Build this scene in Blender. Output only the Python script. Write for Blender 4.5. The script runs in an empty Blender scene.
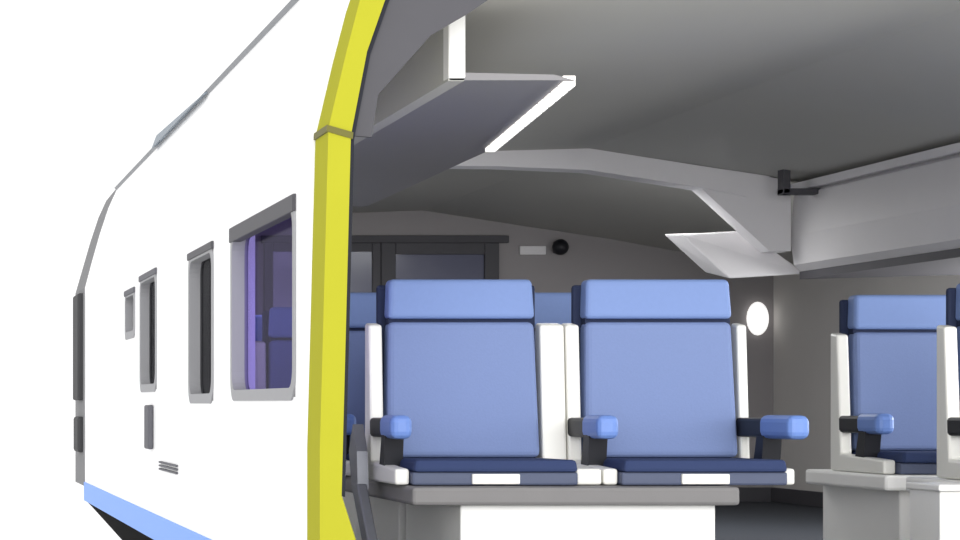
import bpy, bmesh, math
from mathutils import Vector, Matrix

S = bpy.context.scene
COL = S.collection

# ------------------------------------------------------------------ camera, sky, exposure
F = 2310.0                      # focal length in pixels of the 960 px wide frame
EYE = 1.68                      # eye height above the ground
cam_data = bpy.data.cameras.new('camera')
cam = bpy.data.objects.new('camera', cam_data)
COL.objects.link(cam)
cam.location = (0, 0, EYE)
cam.rotation_euler = (math.pi / 2, 0, 0)
cam_data.sensor_width = 36
cam_data.lens = F * 36 / 960
cam_data.shift_x = 568 / 960
cam_data.shift_y = 133 / 960
cam_data.clip_end = 500
S.camera = cam

world = bpy.data.worlds.new('overcast')
world.use_nodes = True
bg = world.node_tree.nodes['Background']
bg.inputs[0].default_value = (1, 1, 1, 1)
bg.inputs[1].default_value = 1.15
S.world = world

sun_data = bpy.data.lights.new('sun', 'SUN')          # bright hazy sky behind the viewer
sun_data.energy = 3.0
sun_data.angle = math.radians(50)
sun = bpy.data.objects.new('sun', sun_data)
COL.objects.link(sun)
sun.rotation_euler = Vector((.02, 1, -.10)).to_track_quat('-Z', 'Y').to_euler()


def fill_light(name, loc, d, w, h, power):  # area light added as fill, with no fitting of its own
    a = bpy.data.lights.new(name, 'AREA')
    a.shape = 'RECTANGLE'
    a.size, a.size_y, a.energy = w, h, power
    o = bpy.data.objects.new(name, a)
    COL.objects.link(o)
    o.location = loc
    o.rotation_euler = Vector(d).to_track_quat('-Z', 'Y').to_euler()


fill_light('rear_fill_light', (3.4, 12.55, 2.93), (0, .05, -1), 2.2, .5, 74)  # unseen fill added behind the arch to brighten the rear cabin
fill_light('right_fill_light', (5.90, 9.9, 1.98), (-1, 0, .12), 4.6, .66, 115)  # unseen fill added off frame, standing in for daylight

S.view_settings.view_transform = 'Standard'
S.view_settings.look = 'None'
S.view_settings.exposure = 0.0
S.view_settings.gamma = 1.0
S.view_settings.use_curve_mapping = False


# ------------------------------------------------------------------ materials
def lin(c):
    return tuple(((v / 255) / 12.92 if v / 255 <= .04045 else ((v / 255 + .055) / 1.055) ** 2.4) for v in c)


def mat(name, rgb, rough=.6, metal=0.0, noise=0.0, scale=30, emit=0.0, bump=0.0, spec=.4):
    m = bpy.data.materials.new(name)
    m.use_nodes = True
    nt = m.node_tree
    b = nt.nodes['Principled BSDF']
    b.inputs['Roughness'].default_value = rough
    b.inputs['Metallic'].default_value = metal
    b.inputs['Specular IOR Level'].default_value = spec
    c = (*lin(rgb), 1)
    b.inputs['Base Color'].default_value = c
    if noise or bump:
        tc = nt.nodes.new('ShaderNodeTexCoord')
        n = nt.nodes.new('ShaderNodeTexNoise')
        n.inputs['Scale'].default_value = scale
        n.inputs['Detail'].default_value = 4
        nt.links.new(tc.outputs['Object'], n.inputs['Vector'])
        if noise:
            r = nt.nodes.new('ShaderNodeMix')
            r.data_type = 'RGBA'
            r.inputs[6].default_value = tuple(v * (1 - noise) for v in c[:3]) + (1,)
            r.inputs[7].default_value = tuple(min(1, v * (1 + noise)) for v in c[:3]) + (1,)
            nt.links.new(n.outputs['Fac'], r.inputs[0])
            nt.links.new(r.outputs[2], b.inputs['Base Color'])
        if bump:
            bp = nt.nodes.new('ShaderNodeBump')
            bp.inputs['Strength'].default_value = bump
            bp.inputs['Distance'].default_value = .002
            nt.links.new(n.outputs['Fac'], bp.inputs['Height'])
            nt.links.new(bp.outputs['Normal'], b.inputs['Normal'])
    if emit:
        b.inputs['Emission Color'].default_value = c
        b.inputs['Emission Strength'].default_value = emit
    return m


def glass(name, rgb, mix=.55, rough=.05):
    m = bpy.data.materials.new(name)
    m.use_nodes = True
    nt = m.node_tree
    out = nt.nodes['Material Output']
    nt.nodes.remove(nt.nodes['Principled BSDF'])
    t = nt.nodes.new('ShaderNodeBsdfTransparent')
    t.inputs[0].default_value = (*lin(rgb), 1)
    g = nt.nodes.new('ShaderNodeBsdfGlossy')
    g.inputs['Roughness'].default_value = rough
    g.inputs['Color'].default_value = (.9, .9, .95, 1)
    mx = nt.nodes.new('ShaderNodeMixShader')
    mx.inputs[0].default_value = mix
    nt.links.new(t.outputs[0], mx.inputs[1])
    nt.links.new(g.outputs[0], mx.inputs[2])
    nt.links.new(mx.outputs[0], out.inputs[0])
    return m


M = dict(
    white_paint=mat('white_paint', (250, 250, 250), .35, noise=.01, scale=2),
    ground=mat('white_ground', (246, 246, 246), .9, noise=.01, scale=1),
    yellow=mat('yellow_paint', (168, 166, 46), .9, noise=.03, scale=6, spec=.08),
    seam=mat('seam_dark', (96, 92, 24), .6, noise=.05),
    rubber=mat('dark_rubber', (30, 32, 42), .8, noise=.1, scale=20),
    blue_stripe=mat('blue_stripe_paint', (90, 150, 245), .4, noise=.02, scale=5),
    black=mat('black_underframe', (7, 7, 7), .95, noise=.2, scale=8, spec=.05),
    grey_rim=mat('grey_rim', (118, 118, 120), .7, noise=.06, scale=6),
    dark_rim=mat('dark_rim', (62, 62, 64), .8, noise=.08, scale=6),
    rail=mat('gutter_grey', (130, 132, 136), .5, noise=.05, scale=4),
    fairing=mat('fairing_blue_grey', (128, 138, 148), .5, noise=.05, scale=6),
    frame_grey=mat('frame_grey', (150, 150, 153), .6, noise=.03, scale=10),
    gasket=mat('window_gasket', (92, 92, 98), .7, noise=.05, scale=20),
    ceiling=mat('ceiling_panel', (182, 181, 175), .65, noise=.03, scale=2),
    lining=mat('wall_lining', (205, 202, 199), .7, noise=.03, scale=4),
    bulkhead=mat('bulkhead_lining', (150, 146, 147), .7, noise=.04, scale=4),
    arch=mat('arch_trim', (225, 223, 225), .55, noise=.03, scale=6),
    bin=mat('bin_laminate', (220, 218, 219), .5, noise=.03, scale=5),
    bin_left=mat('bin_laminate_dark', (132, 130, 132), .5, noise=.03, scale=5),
    white_plastic=mat('white_plastic', (244, 243, 240), .4, noise=.015, scale=8),
    shell=mat('seat_shell_white', (244, 243, 236), .35, noise=.015, scale=10),
    fabric=mat('blue_fabric', (124, 141, 184), .9, noise=.05, scale=140, bump=.25, spec=.15),
    fabric_head=mat('blue_leather', (124, 147, 198), .6, noise=.03, scale=60, bump=.15, spec=.25),
    base=mat('seat_base_grey', (84, 92, 116), .6, noise=.04, scale=20),
    cushion=mat('cushion_fabric', (56, 68, 104), .85, noise=.05, scale=140, spec=.15),
    navy=mat('navy_trim', (34, 44, 72), .8, noise=.08, scale=60),
    pad=mat('blue_pad', (112, 144, 212), .45, noise=.03, scale=60),
    black_plastic=mat('black_plastic', (22, 23, 30), .5, noise=.1, scale=30),
    slab=mat('grey_slab', (128, 126, 126), .6, noise=.05, scale=12),
    metal=mat('grey_metal', (120, 122, 128), .45, .4, noise=.05, scale=12),
    carpet=mat('blue_grey_carpet', (50, 54, 62), .95, noise=.18, scale=70, bump=.5),
    dark_trim=mat('dark_trim', (70, 69, 74), .6, noise=.06, scale=10),
    lamp=mat('lamp_diffuser', (255, 252, 245), .4, emit=1.3),
    wall_lamp=mat('wall_lamp_diffuser', (255, 253, 250), .4, emit=.9),
    glass=glass('tinted_glass', (200, 192, 232), .04),
    glass_grey=glass('smoked_glass', (150, 150, 152), .05),
    glass_door=glass('door_glass', (150, 152, 175), .06),
)


# ------------------------------------------------------------------ mesh helpers
def B():
    return bmesh.new()


def box(bm, x0, x1, y0, y1, z0, z1, bev=0.0, seg=2):
    t = bmesh.new()
    vs = [t.verts.new((x, y, z)) for x in (x0, x1) for y in (y0, y1) for z in (z0, z1)]
    for q in ((0, 1, 3, 2), (4, 6, 7, 5), (0, 4, 5, 1), (2, 3, 7, 6), (0, 2, 6, 4), (1, 5, 7, 3)):
        t.faces.new([vs[i] for i in q])
    bmesh.ops.recalc_face_normals(t, faces=t.faces)
    if bev:
        bmesh.ops.bevel(t, geom=list(t.edges), offset=bev, segments=seg, profile=.5, affect='EDGES')
    join(bm, t)


def join(bm, t):
    me = bpy.data.meshes.new('tmp')
    t.to_mesh(me)
    t.free()
    bm.from_mesh(me)
    bpy.data.meshes.remove(me)


def hexa(bm, bottom, top, bev=0.0, seg=2):
    """solid between two matching polygons of 3D points"""
    t = bmesh.new()
    a = [t.verts.new(p) for p in bottom]
    b = [t.verts.new(p) for p in top]
    n = len(a)
    t.faces.new(a)
    t.faces.new(b)
    for i in range(n):
        j = (i + 1) % n
        t.faces.new((a[i], a[j], b[j], b[i]))
    bmesh.ops.recalc_face_normals(t, faces=t.faces)
    if bev:
        bmesh.ops.bevel(t, geom=list(t.edges), offset=bev, segments=seg, profile=.5, affect='EDGES')
    join(bm, t)


def prism_y(bm, pts, y0, y1, bev=0.0):
    hexa(bm, [(x, y0, z) for x, z in pts], [(x, y1, z) for x, z in pts], bev)


def prism_x(bm, pts, x0, x1, bev=0.0):
    hexa(bm, [(x0, y, z) for y, z in pts], [(x1, y, z) for y, z in pts], bev)


def strip(bm, outer, inner, y0, y1):
    """solid band between two polylines of (x, z), extruded along the car"""
    for i in range(len(outer) - 1):
        prism_y(bm, [outer[i], outer[i + 1], inner[i + 1], inner[i]], y0, y1)
    bmesh.ops.remove_doubles(bm, verts=bm.verts, dist=1e-5)
    # drop the internal joints
    seen = {}
    for f in bm.faces:
        k = tuple(sorted(v.index for v in f.verts)) if False else frozenset(v for v in f.verts)
        seen.setdefault(k, []).append(f)
    dead = [f for fs in seen.values() if len(fs) > 1 for f in fs]
    if dead:
        bmesh.ops.delete(bm, geom=dead, context='FACES')
    bmesh.ops.recalc_face_normals(bm, faces=bm.faces)


def obj(name, bm, material, parent=None, smooth=False, label=None):
    me = bpy.data.meshes.new(name)
    bm.normal_update()
    bm.to_mesh(me)
    bm.free()
    me.materials.append(material)
    if smooth:
        for p in me.polygons:
            p.use_smooth = True
    o = bpy.data.objects.new(name, me)
    COL.objects.link(o)
    if parent:
        o.parent = parent
        pl, q = Vector((0, 0, 0)), parent
        while q:
            pl += q.location
            q = q.parent
        me.transform(Matrix.Translation(-pl))
    if label:
        o['label'] = label
    return o


def tag(o, label, cat, group=None):
    o['label'] = label
    o['category'] = cat
    if group:
        o['group'] = group
    return o


def thing(name, loc, label, cat, group=None):
    o = bpy.data.objects.new(name, None)
    o.empty_display_size = .1
    COL.objects.link(o)
    o.location = loc
    return tag(o, label, cat, group)


def struct(name, bm, m, parent=None, smooth=False):
    o = obj(name, bm, m, parent, smooth)
    if not parent:
        o['kind'] = 'structure'
    return o


def copy_thing(root, loc, label):
    r = root.copy()
    COL.objects.link(r)
    r.location = loc
    r['label'] = label
    for ch in list(root.children):
        c = ch.copy()
        COL.objects.link(c)
        c.parent = r
        for g in list(ch.children):
            d = g.copy()
            COL.objects.link(d)
            d.parent = c
    return r


# ------------------------------------------------------------------ dimensions of the coach
CUT = 7.23          # the body shell starts here, behind the yellow frame
END = 16.7          # its far end
XS = 1.25           # outer face of the near side wall
XC = 3.65          # centre line
FLOOR = 1.0


def mirror(p):
    return (2 * XC - p[0], p[1])


# ------------------------------------------------------------------ ground and cabin setting
g = B()
box(g, -60, 60, -12, 140, -.3, 0)
struct('ground', g, M['ground'])

b = B()
box(b, 1.36, 5.93, 7.05, 16.0, .93, FLOOR)
struct('floor', b, M['carpet'])

ceil_in = [(1.40, 2.60), (1.52, 2.84), (1.74, 2.945), (2.55, 2.975), (3.05, 2.99), (3.52, 3.005),
           (4.46, 2.86), (4.80, 2.81), (5.95, 2.60)]
ceil_out = [(x, z + .05) for x, z in ceil_in]
b = B()
strip(b, ceil_out, ceil_in, 7.06, 16.0)
struct('ceiling', b, M['ceiling'])

XR = 2 * XC - XS                # outer face of the far side wall
added_right_openings = [(7.5, 9.2, 1.62, 2.33), (9.5, 11.2, 1.62, 2.33), (11.4, 12.5, 1.62, 2.33)]  # unseen openings, added to let more light into the cabin
b = B()
for y0, y1 in ((7.06, 7.5), (9.2, 9.5), (11.2, 11.4), (12.5, 16.0)):
    box(b, 5.93, 5.97, y0, y1, .93, 2.66)
for y0, y1, z0, z1 in added_right_openings:
    box(b, 5.93, 5.97, y0, y1, .93, z0)
    box(b, 5.93, 5.97, y0, y1, z1, 2.66)
struct('wall_right', b, M['lining'])

b = B()
prism_y(b, [(1.38, FLOOR), (5.93, FLOOR)] + [(x, z + .03) for x, z in reversed(ceil_in)], 15.9, 16.0)
struct('wall_end', b, M['bulkhead'])

b = B()
box(b, 5.905, 5.93, 7.3, 15.9, FLOOR, FLOOR + .10, .004)
struct('baseboard_right', b, M['dark_trim'])
b = B()
box(b, 4.06, 5.905, 15.875, 15.9, FLOOR, FLOOR + .10, .004)
struct('baseboard_end', b, M['dark_trim'])

# transverse arch across the cabin
YA = 12.0
arch_top = [(1.52, 2.845), (1.74, 2.945), (2.55, 2.975), (3.05, 2.99), (3.52, 3.003), (4.10, 2.912), (4.46, 2.858)]
arch_bot = [(1.56, 2.75), (1.78, 2.845), (2.55, 2.915), (3.05, 2.91), (3.52, 2.89), (4.10, 2.80), (4.34, 2.75)]
b = B()
strip(b, arch_top, arch_bot, YA, YA + .16)
t = B()
prism_y(t, [(4.10, 2.80), (4.12, 2.90), (4.46, 2.856), (4.57, 2.835), (4.57, 2.47), (4.46, 2.47)], YA + .012, YA + .15)
join(b, t)
struct('trim_1', b, M['arch'])
# dark trim above the end door
b = B()
box(b, 2.40, 4.10, 15.86, 15.9, 2.78, 2.83, .004)
struct('trim_2', b, M['dark_trim'])

# end door with glazed panel
d = B()
for x0, x1 in ((3.22, 3.32), (3.93, 4.03)):
    box(d, x0, x1, 15.85, 15.9, FLOOR, 2.78, .005)
box(d, 3.32, 3.93, 15.85, 15.9, 2.70, 2.78, .004)
door = struct('door_1', d, M['dark_trim'])
p = B()
box(p, 3.32, 3.93, 15.865, 15.898, FLOOR, 1.65, .004)
obj('panel', p, M['bulkhead'], door)
p = B()
box(p, 3.32, 3.93, 15.872, 15.898, 1.65, 2.70)
obj('pane', p, mat('dark_blue_glazing', (96, 98, 118), .15, noise=.03, scale=3), door)
h = B()
box(h, 3.36, 3.40, 15.80, 15.865, 1.45, 1.75, .008)
obj('handle', h, M['metal'], door)
# glazed screen beside the door
w = B()
for x0, x1 in ((2.42, 2.48), (3.16, 3.22)):
    box(w, x0, x1, 15.86, 15.9, 1.5, 2.78, .004)
box(w, 2.48, 3.16, 15.86, 15.9, 2.72, 2.78, .004)
box(w, 2.48, 3.16, 15.86, 15.9, 1.5, 1.56, .004)
win = struct('window_1', w, M['dark_trim'])
p = B()
box(p, 2.48, 3.16, 15.872, 15.898, 1.56, 2.72)
obj('pane', p, bpy.data.materials['dark_blue_glazing'], win)

# ------------------------------------------------------------------ the coach body
coach = thing('train_car', (XS, CUT, 0), 'white train car body with blue sill stripe, cut open at its near end', 'train car')

# side walls, with openings cut through them
openings = [(7.53, 9.02, 1.70, 2.35), (9.58, 10.40, 1.69, 2.34), (11.80, 12.62, 1.75, 2.36), (12.95, 13.50, 2.06, 2.32)]
T = .09


def side_wall(ops, xo, xi):
    ys = sorted({CUT, END} | {v for o in ops for v in o[:2]})
    zs = sorted({FLOOR - .02, 2.513} | {v for o in ops for v in o[2:]})

    def solid(i, j):
        if not (0 <= i < len(ys) - 1 and 0 <= j < len(zs) - 1):
            return False
        cy, cz = (ys[i] + ys[i + 1]) / 2, (zs[j] + zs[j + 1]) / 2
        return not any(o[0] < cy < o[1] and o[2] < cz < o[3] for o in ops)

    b = B()

    def quad(*ps):
        b.faces.new([b.verts.new(q) for q in ps])
    for i in range(len(ys) - 1):
        for j in range(len(zs) - 1):
            if not solid(i, j):
                continue
            y0, y1, z0, z1 = ys[i], ys[i + 1], zs[j], zs[j + 1]
            quad((xo, y0, z0), (xo, y0, z1), (xo, y1, z1), (xo, y1, z0))
            quad((xi, y0, z0), (xi, y1, z0), (xi, y1, z1), (xi, y0, z1))
            if not solid(i - 1, j):
                quad((xo, y0, z0), (xi, y0, z0), (xi, y0, z1), (xo, y0, z1))
            if not solid(i + 1, j):
                quad((xo, y1, z0), (xo, y1, z1), (xi, y1, z1), (xi, y1, z0))
            if not solid(i, j - 1):
                quad((xo, y0, z0), (xo, y1, z0), (xi, y1, z0), (xi, y0, z0))
            if not solid(i, j + 1):
                quad((xo, y0, z1), (xi, y0, z1), (xi, y1, z1), (xo, y1, z1))
    bmesh.ops.remove_doubles(b, verts=b.verts, dist=1e-5)
    bmesh.ops.recalc_face_normals(b, faces=b.faces)
    obj('side_wall', b, M['white_paint'], coach)


side_wall(openings, XS, XS + T)
side_wall(added_right_openings, XR, XR - .075)

half = [(1.25, 2.513), (1.30, 2.70), (1.357, 2.90), (1.42, 3.09), (1.479, 3.22), (1.55, 3.307), (1.66, 3.40), (1.95, 3.54), (2.4, 3.66), (3.0, 3.73), (XC, 3.75)]
roof_o = half + [mirror(p) for p in reversed(half[:-1])]
hin = [(x + (.06 if z < 3.3 else .03), z - (.02 if z < 3.0 else .06)) for x, z in half[:-1]] + [(XC, 3.69)]
hin[0] = (1.34, 2.513)
roof_i = hin + [mirror(p) for p in reversed(hin[:-1])]
b = B()
strip(b, roof_o, roof_i, CUT, END)
obj('roof', b, M['white_paint'], coach)

# far end closure
b = B()
prism_y(b, [(1.26, .98)] + [(x, z - .002) for x, z in roof_o] + [(XR - .01, .98)], END - .06, END - .005)
obj('end_panel', b, M['white_paint'], coach)

# grey rim and dark gangway rubber at the far end
rim_o = [(1.245, 1.08), (1.245, 2.513), (1.357, 2.90), (1.42, 3.09), (1.479, 3.22), (1.55, 3.307), (1.8, 3.47), (2.4, 3.64), (XC, 3.73)]
rim_i = [(1.36, 1.08), (1.36, 2.50), (1.46, 2.86), (1.53, 3.04), (1.58, 3.15), (1.63, 3.22), (1.86, 3.37), (2.42, 3.53), (XC, 3.62)]
ro = rim_o + [mirror(p) for p in reversed(rim_o[:-1])]
ri = rim_i + [mirror(p) for p in reversed(rim_i[:-1])]
b = B()
strip(b, ro, ri, END, END + .9)
obj('end_rim', b, M['grey_rim'], coach, label='grey end rim')
b = B()
box(b, 1.205, 1.26, END + .12, END + .62, 1.70, 2.48, .015)
obj('gangway_rubber', b, M['dark_rim'], coach, label='dark rubber strip')
b = B()
box(b, 1.205, 1.26, END + .12, END + .55, 1.32, 1.58, .02)
obj('buffer_block', b, M['dark_rim'], coach)

# blue sill stripe
b = B()
box(b, XS - .008, XS + .002, CUT + .02, END, .976, 1.11, .003)
obj('stripe', b, M['blue_stripe'], coach, label='light blue sill stripe')

# underframe and running gear
b = B()
pts = [(1.252, .979), (1.30, .93), (1.58, .62), (1.66, .40), (2 * XC - 1.66, .40), (2 * XC - 1.58, .62), (2 * XC - 1.30, .93), (2 * XC - 1.27, .98)]
prism_y(b, pts, CUT + .1, END - .02)
obj('underframe', b, M['black'], coach, label='black underframe')
for yb in (9.0, 14.6):
    b = B()
    for xw in (1.75, 2 * XC - 1.84):
        box(b, xw, xw + .09, yb - 1.1, yb + 1.1, .25, .5, .02)
    box(b, 1.80, 2 * XC - 1.80, yb - .15, yb + .15, .30, .46, .02)
    bo = obj('bogie', b, M['black'], coach)
    for xw in (1.9, 2 * XC - 2.0):
        for dy in (-.7, .7):
            t = B()
            bmesh.ops.create_cone(t, cap_ends=True, segments=32, radius1=.36, radius2=.36, depth=.1,
                                  matrix=Matrix.Translation((xw + .05, yb + dy, .36)) @ Matrix.Rotation(math.pi / 2, 4, 'Y'))
            obj('wheel', t, M['black'], bo)

# gutter along the roof edge, and a fairing on it
b = B()
prism_y(b, [(1.462, 3.235), (1.492, 3.262), (1.512, 3.245), (1.482, 3.215)], CUT + .02, END)
obj('gutter', b, M['rail'], coach, label='grey roof gutter')
b = B()
hexa(b, [(1.44, 11.5, 3.21), (1.52, 11.5, 3.28), (1.60, 11.5, 3.34), (1.60, 11.5, 3.28)],
     [(1.44, 13.9, 3.21), (1.47, 13.9, 3.29), (1.60, 13.9, 3.37), (1.60, 13.9, 3.28)])
obj('fairing', b, M['fairing'], coach, label='blue-grey roof fairing')


def rrect(y0, y1, z0, z1, r, n=5):
    out = []
    for cy, cz, a0 in ((y1 - r, z1 - r, 0), (y0 + r, z1 - r, 90), (y0 + r, z0 + r, 180), (y1 - r, z0 + r, 270)):
        for k in range(n + 1):
            a = math.radians(a0 + 90 * k / n)
            out.append((cy + r * math.cos(a), cz + r * math.sin(a)))
    return out


for k, (y0, y1, z0, z1) in enumerate(openings):
    r = .09 if k < 3 else .06
    o_, i_ = rrect(y0 - .012, y1 + .012, z0 - .012, z1 + .012, r), rrect(y0 + .03, y1 - .03, z0 + .03, z1 - .03, r - .02)
    b = B()
    n = len(o_)
    for a in range(n):
        c = (a + 1) % n
        hexa(b, [(XS - .006, *o_[a]), (XS - .006, *o_[c]), (XS - .006, *i_[c]), (XS - .006, *i_[a])],
             [(XS + .058, *o_[a]), (XS + .058, *o_[c]), (XS + .058, *i_[c]), (XS + .058, *i_[a])])
    fr = obj('window', b, M['frame_grey'], coach)
    b = B()
    box(b, XS + .044, XS + .052, y0 + .02, y1 - .02, z0 + .02, z1 - .02)
    obj('pane', b, M['glass' if k == 0 else 'glass_grey'], fr)
    b = B()
    box(b, XS - .012, XS + .03, y0 - .01, y1 + .01, z1 - (.045 if k == 0 else .02), z1 + .012, .004)
    obj('drip_rail', b, M['dark_trim' if k < 2 else 'gasket'], fr)
# handle slot and vent by the door zone
b = B()
box(b, XS - .03, XS, 11.95, 12.15, 1.44, 1.67, .01)
obj('grab_handle', b, M['gasket'], coach, label='dark vertical grab handle')
b = B()
for z in (1.345, 1.362, 1.379):
    box(b, XS - .012, XS, 10.85, 11.6, z, z + .010, .002)
obj('vent', b, M['gasket'], coach, label='dark slotted vent')

# ------------------------------------------------------------------ yellow frame around the cut end
fo = [(1.290, .93), (1.236, 1.15), (1.236, 1.54), (1.262, 2.513), (1.318, 2.75), (1.357, 2.90), (1.42, 3.09), (1.50, 3.245), (1.66, 3.39), (1.95, 3.53), (2.4, 3.65), (3.0, 3.72), (XC, 3.74)]
fi = [(1.56, .99), (1.35, 1.25), (1.302, 1.40), (1.330, 2.490), (1.379, 2.745), (1.428, 2.885), (1.49, 3.06), (1.56, 3.18), (1.70, 3.31), (1.97, 3.45), (2.42, 3.57), (3.0, 3.64), (XC, 3.66)]
frame = thing('edge_frame', (XS, 7.0, .93), 'bright yellow frame edging the cut end of the white train body', 'frame')
b = B()
strip(b, fo[:4], fi[:4], 7.0, CUT - .004)
obj('post', b, M['yellow'], frame)
b = B()
strip(b, fo[3:] + [mirror(p) for p in reversed(fo[3:-1])], fi[3:] + [mirror(p) for p in reversed(fi[3:-1])], 7.0, CUT - .004)
obj('hoop', b, M['yellow'], frame)
b = B()
strip(b, [mirror(p) for p in fo[:4]], [mirror(p) for p in fi[:4]], 7.0, CUT - .004)
obj('post', b, M['yellow'], frame)
b = B()
hexa(b, [(1.256, 6.996, 2.503), (1.335, 6.996, 2.48), (1.335, CUT - .004, 2.48), (1.256, CUT - .004, 2.503)],
     [(1.257, 6.996, 2.523), (1.337, 6.996, 2.50), (1.337, CUT - .004, 2.50), (1.257, CUT - .004, 2.523)])
obj('joint', b, M['seam'], frame, label='dark joint line')
so = [(x - .002, z) for x, z in fi[2:9]]
si = [(x + .014, z - .006) for x, z in fi[2:9]]
b = B()
strip(b, so, si, 7.02, 7.034)
obj('seal', b, M['rubber'], frame, label='dark rubber seal')
b = B()
up_edge = [(1.33, 2.495), (1.379, 2.745), (1.428, 2.885), (1.49, 3.06), (1.56, 3.18), (1.70, 3.31), (1.97, 3.45), (2.42, 3.57), (3.0, 3.64)]
strip(b, up_edge + [(XC, 3.66)] + [mirror(p) for p in reversed(up_edge)],
      [(1.40, 2.49), (1.42, 2.62), (1.58, 2.80), (1.70, 2.87), (1.82, 2.953), (2.30, 2.975), (2.55, 2.985), (2.8, 2.99), (3.1, 3.0), (3.52, 3.015),
       (4.2, 2.91), (4.46, 2.87), (4.80, 2.82), (5.3, 2.72), (5.5, 2.69), (5.65, 2.66), (5.78, 2.635), (5.85, 2.62), (5.92, 2.495)], 7.035, 7.055)
obj('closing_panel', b, M['dark_trim'], frame, label='dark closing panel')  # dark sheet added to shade the bright ceiling edge; also closes the void

# ------------------------------------------------------------------ overhead luggage bins
bl = thing('luggage_bin', (1.70, 7.3, 2.69), 'dark grey overhead bin behind the yellow frame, with a lit slanted edge', 'luggage bin', 'overhead luggage bins')
b = B()
ZB = 2.70
lo = [(1.70, 7.3, ZB), (2.095, 7.3, ZB), (2.33, 9.3, ZB), (2.36, 12.0, ZB), (1.70, 12.0, ZB), (1.70, 9.0, ZB)]
up = [(1.70, 7.3, ZB + .025), (2.03, 7.3, ZB + .018), (2.27, 9.3, ZB + .035), (2.30, 12.0, ZB + .035), (1.70, 12.0, ZB + .06), (1.70, 9.0, ZB + .07)]
hexa(b, lo, up)
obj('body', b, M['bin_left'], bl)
b = B()
prism_x(b, [(7.3, ZB - .002), (7.3, 2.905), (9.0, ZB + .10), (9.6, ZB - .002)], 1.694, 1.745)
obj('side_gusset', b, M['ceiling'], bl)
b = B()
hexa(b, [(1.692, 7.285, ZB + .005), (1.746, 7.285, ZB + .005), (1.746, 7.36, ZB + .005), (1.692, 7.36, ZB + .005)],
     [(1.692, 7.285, 2.91), (1.746, 7.285, 2.91), (1.746, 7.36, 2.91), (1.692, 7.36, 2.91)], .004)
obj('end_cap', b, M['white_plastic'], bl, label='white end cap')
b = B()
e0, e1 = Vector((2.095, 7.32, ZB)), Vector((2.33, 9.28, ZB))
n_ = 14
for k in range(n_):
    a0 = e0.lerp(e1, k / n_ + .004)
    a1 = e0.lerp(e1, (k + 1) / n_ - .012)
    hexa(b, [(a0.x - .03, a0.y, ZB - .014), (a0.x + .008, a0.y, ZB - .014), (a0.x + .008, a0.y, ZB + .018), (a0.x - .03, a0.y, ZB + .018)],
         [(a1.x - .03, a1.y, ZB - .014), (a1.x + .008, a1.y, ZB - .014), (a1.x + .008, a1.y, ZB + .018), (a1.x - .03, a1.y, ZB + .018)])
obj('light_strip', b, M['lamp'], bl, label='glowing white light strip')

br = thing('luggage_bin', (4.6, 7.3, 2.37), 'pale grey overhead bin along the wall above the aisle-side blue seat', 'luggage bin', 'overhead luggage bins')
b = B()
prism_y(b, [(4.64, 2.36), (4.60, 2.40), (4.58, 2.55), (4.60, 2.76), (4.64, 2.79), (5.929, 2.595), (5.929, 2.42)], 7.3, 12.05)
obj('body', b, M['bin'], br)
b = B()
prism_y(b, [(4.56, 2.775), (4.56, 2.815), (4.66, 2.83), (4.66, 2.785)], 7.3, 12.1)
obj('top_rail', b, M['arch'], br)
b = B()
prism_y(b, [(4.63, 2.325), (4.63, 2.365), (5.925, 2.425), (5.925, 2.36)], 7.3, 12.05)
obj('lower_trim_shade', b, M['dark_trim'], br)  # dark trim widened across the underside, its colour standing in for shade
b = B()
hexa(b, [(4.08, 12.25, 2.575), (4.40, 12.20, 2.59), (4.67, 12.06, 2.355), (4.30, 12.16, 2.335)],
     [(4.10, 12.6, 2.60), (4.42, 12.6, 2.61), (4.70, 12.6, 2.39), (4.33, 12.6, 2.39)], .01)
obj('end_fairing', b, M['arch'], br, label='pale tapered end fairing')
b = B()
box(b, 4.42, 4.46, 11.72, 11.80, 2.74, 2.875, .006)
box(b, 4.42, 4.62, 11.72, 11.80, 2.74, 2.77, .004)
obj('gap_shadow', b, M['dark_trim'], br)  # dark bars standing in for the shadow gap between bin and ceiling

# small fittings on the end wall
l = thing('wall_lamp', (5.81, 15.9, 2.25), 'small white oval wall lamp on the grey end wall beside the aisle', 'lamp')
b = B()
box(b, 5.765, 5.855, 15.88, 15.899, 2.17, 2.33, .006)
obj('back_plate', b, M['metal'], l)
b = B()
bmesh.ops.create_uvsphere(b, u_segments=24, v_segments=16, radius=1, matrix=Matrix.Translation((5.81, 15.87, 2.26)) @ Matrix.Diagonal((.075, .045, .115, 1)))
obj('lamp_shade', b, M['wall_lamp'], l, True)
cmr = thing('dome_camera', (4.45, 15.9, 2.75), 'small black dome camera high on the end wall', 'camera')
b = B()
bmesh.ops.create_uvsphere(b, u_segments=20, v_segments=12, radius=.055, matrix=Matrix.Translation((4.45, 15.85, 2.75)))
obj('dome', b, M['black_plastic'], cmr, True)
b = B()
box(b, 4.41, 4.49, 15.86, 15.899, 2.71, 2.79, .01)
obj('mount', b, M['black_plastic'], cmr)
b = B()
box(b, 4.18, 4.36, 15.882, 15.899, 2.70, 2.76, .004)
tag(obj('wall_plate', b, M['arch']), 'pale grey plate on the end wall left of the black dome camera', 'plate')

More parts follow.
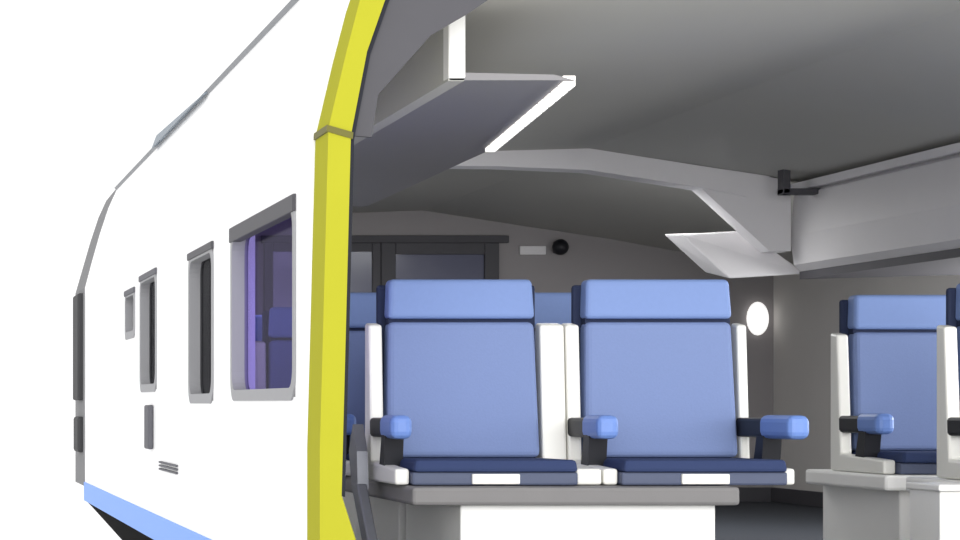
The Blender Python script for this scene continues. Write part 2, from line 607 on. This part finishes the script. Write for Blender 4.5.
# ------------------------------------------------------------------ seat plinths
def plinth(x0, x1, y0, y1, label, sx0=None, sx1=None, white=False):
    r = thing('seat_plinth', ((x0 + x1) / 2, (y0 + y1) / 2, FLOOR), label, 'plinth', 'plinths under the seats')
    b = B()
    box(b, x0, x1, y0 + .05, y1, FLOOR, 1.325, .006)
    obj('box', b, M['white_plastic'], r)
    b = B()
    box(b, x0 - .18 if sx0 is None else sx0, x1 + .07 if sx1 is None else sx1, y0, y1, 1.32, 1.385, .012)
    obj('slab', b, M['white_plastic' if white else 'slab'], r, label=None if white else 'grey slab')
    return r


plinth(1.935, 2.835, 8.10, 9.05, 'white box plinth with grey slab under the two nearest whole seats')
plinth(1.935, 2.835, 9.14, 10.09, 'white box plinth hidden behind the nearest pair of seats')
plinth(1.90, 2.25, 10.62, 11.56, 'white box plinth under the single seat seen through the largest window', 1.75, 2.40)
plinth(1.90, 2.25, 11.66, 12.60, 'white box plinth under the rearmost window seat', 1.75, 2.40)
plinth(4.06, 4.80, 8.64, 9.26, 'white box plinth under the cut-off blue seat, behind the white step cabinet', 3.98, 4.80, True)
cb = thing('step_cabinet', (4.2, 8.49, FLOOR), 'white step cabinet at the lower right corner of the cabin', 'cabinet')
b = B()
box(b, 3.72, 4.80, 8.36, 8.62, FLOOR, 1.36, .006)
obj('body', b, M['white_plastic'], cb)
b = B()
box(b, 3.71, 4.81, 8.345, 8.63, 1.36, 1.385, .006)
obj('top', b, M['white_plastic'], cb)
plinth(4.06, 4.80, 9.45, 10.30, 'white box plinth under the blue seat across the aisle', 3.98, 4.80, True)

# ------------------------------------------------------------------ seats (facing the camera)
def side_shell(r, x, y, s, w):
    xa, xb = sorted((x + s * .298, x + s * w))
    b = B()
    prism_x(b, [(y - .02, 1.975), (y + .055, 1.985), (y + .055, 1.387), (y - .50, 1.387), (y - .50, 1.445), (y - .06, 1.462)], xa, xb, .01)
    return obj('side_shell', b, M['shell'], r, label='white side shell')


def make_seat(loc, label):
    x, y, _ = loc
    r = thing('passenger_chair', loc, label, 'seat', 'blue passenger seats')
    z0 = 1.387
    # backrest, slightly reclined, narrower at the top
    b = B()
    hexa(b, [(x - .288, y - .075, 1.475), (x + .288, y - .075, 1.475), (x + .288, y + .045, 1.475), (x - .288, y + .045, 1.475)],
         [(x - .276, y - .03, 1.986), (x + .276, y - .03, 1.986), (x + .276, y + .06, 1.986), (x - .276, y + .06, 1.986)], .022, 3)
    obj('backrest', b, M['fabric'], r)
    b = B()
    box(b, x - .27, x + .27, y + .0, y + .05, 1.97, 2.02)
    obj('headrest_gap', b, M['navy'], r, label='dark seam under the headrest')
    b = B()
    hexa(b, [(x - .278, y - .034, 1.998), (x + .278, y - .034, 1.998), (x + .278, y + .06, 1.998), (x - .278, y + .06, 1.998)],
         [(x - .270, y - .02, 2.148), (x + .270, y - .02, 2.148), (x + .270, y + .07, 2.148), (x - .270, y + .07, 2.148)], .018, 3)
    obj('headrest', b, M['fabric_head'], r)
    # dark shell edge behind the pads
    b = B()
    box(b, x - .302, x + .302, y + .055, y + .085, 1.44, 2.13, .012)
    obj('back_shell', b, M['navy'], r, label='dark back shell')
    # white side shells: an upright wing and the side of the seat base
    for s in (-1, 1):
        side_shell(r, x, y, s, .350 if s < 0 else .390)
    # seat base and cushion
    b = B()
    box(b, x - .295, x + .295, y - .535, y + .05, z0, 1.434, .008)
    obj('seat_base', b, M['base'], r)
    b = B()
    box(b, x - .085, x + .085, y - .548, y - .53, z0 + .004, 1.428, .004)
    obj('front_plate', b, M['shell'], r, label='white front plate')
    b = B()
    hexa(b, [(x - .292, y - .55, 1.434), (x + .292, y - .55, 1.434), (x + .292, y - .02, 1.434), (x - .292, y - .02, 1.434)],
         [(x - .286, y - .545, 1.478), (x + .286, y - .545, 1.478), (x + .286, y - .03, 1.474), (x - .286, y - .03, 1.474)], .012, 2)
    obj('cushion', b, M['cushion'], r)
    return r


def armrest(r, s, front=.44):
    x, y, _ = r.location
    c = x + s * (.312 if s < 0 else .325)
    b = B()
    box(b, c - .037, c + .037, y - .30, y - .024, 1.553, 1.625, .012)
    prism_x(b, [(y - .31, 1.56), (y - .24, 1.56), (y - .20, 1.44), (y - .29, 1.44)], c - .034, c - .0 + .034)
    a = obj('armrest', b, M['black_plastic'], r, label='black armrest')
    b = B()
    box(b, c - .040, c + .040, y - front, y - (.22 if front < .5 else .27), 1.55, 1.636, .026, 3)
    obj('pad', b, M['pad'], a)
    return a


seat = make_seat((2.075, 8.75, 1.387), 'blue seat with white side shells standing next to the yellow frame')
armrest(seat, -1)
X2, X4 = 2.820, 4.345
s2 = copy_thing(seat, (X2, 8.75, 1.387), 'blue seat beside the aisle, in front of the bare grey wall')
armrest(s2, 1, .57)
for ch in list(s2.children):                    # the aisle side has the narrower shell
    if ch.name.startswith('side_shell') and max(v.co.x for v in ch.data.vertices) > .2:
        bpy.data.objects.remove(ch)
side_shell(s2, X2, 8.75, 1, .335)
copy_thing(seat, (2.075, 9.79, 1.387), 'blue seat mostly hidden behind the seat next to the yellow frame')
s2b = copy_thing(seat, (X2, 9.79, 1.387), 'blue seat whose headrest shows in the gap between the two nearest seats')
copy_thing(seat, (2.02, 11.26, 1.387), 'blue seat seen through the largest side window, its white shell towards the glass')
copy_thing(seat, (2.02, 12.30, 1.387), 'blue seat seen through the largest side window, rearmost of its column')
copy_thing(seat, (X4, 10.0, 1.387), 'blue seat across the aisle, under the pale grey overhead bin')
copy_thing(seat, (X4, 8.96, 1.387), 'blue seat cut off by the picture edge, in front of the seat across the aisle')

# recline lever frame at the side of the first seat
b = B()
prism_x(b, [(8.62, 1.50), (8.70, 1.60), (8.78, 1.50), (8.72, 1.36), (8.60, 1.36)], 1.66, 1.70)
prism_x(b, [(8.60, 1.38), (8.72, 1.38), (8.34, 1.01), (8.22, 1.01)], 1.655, 1.695, .008)
lv = obj('support_leg', b, M['metal'], seat, label='grey support leg')
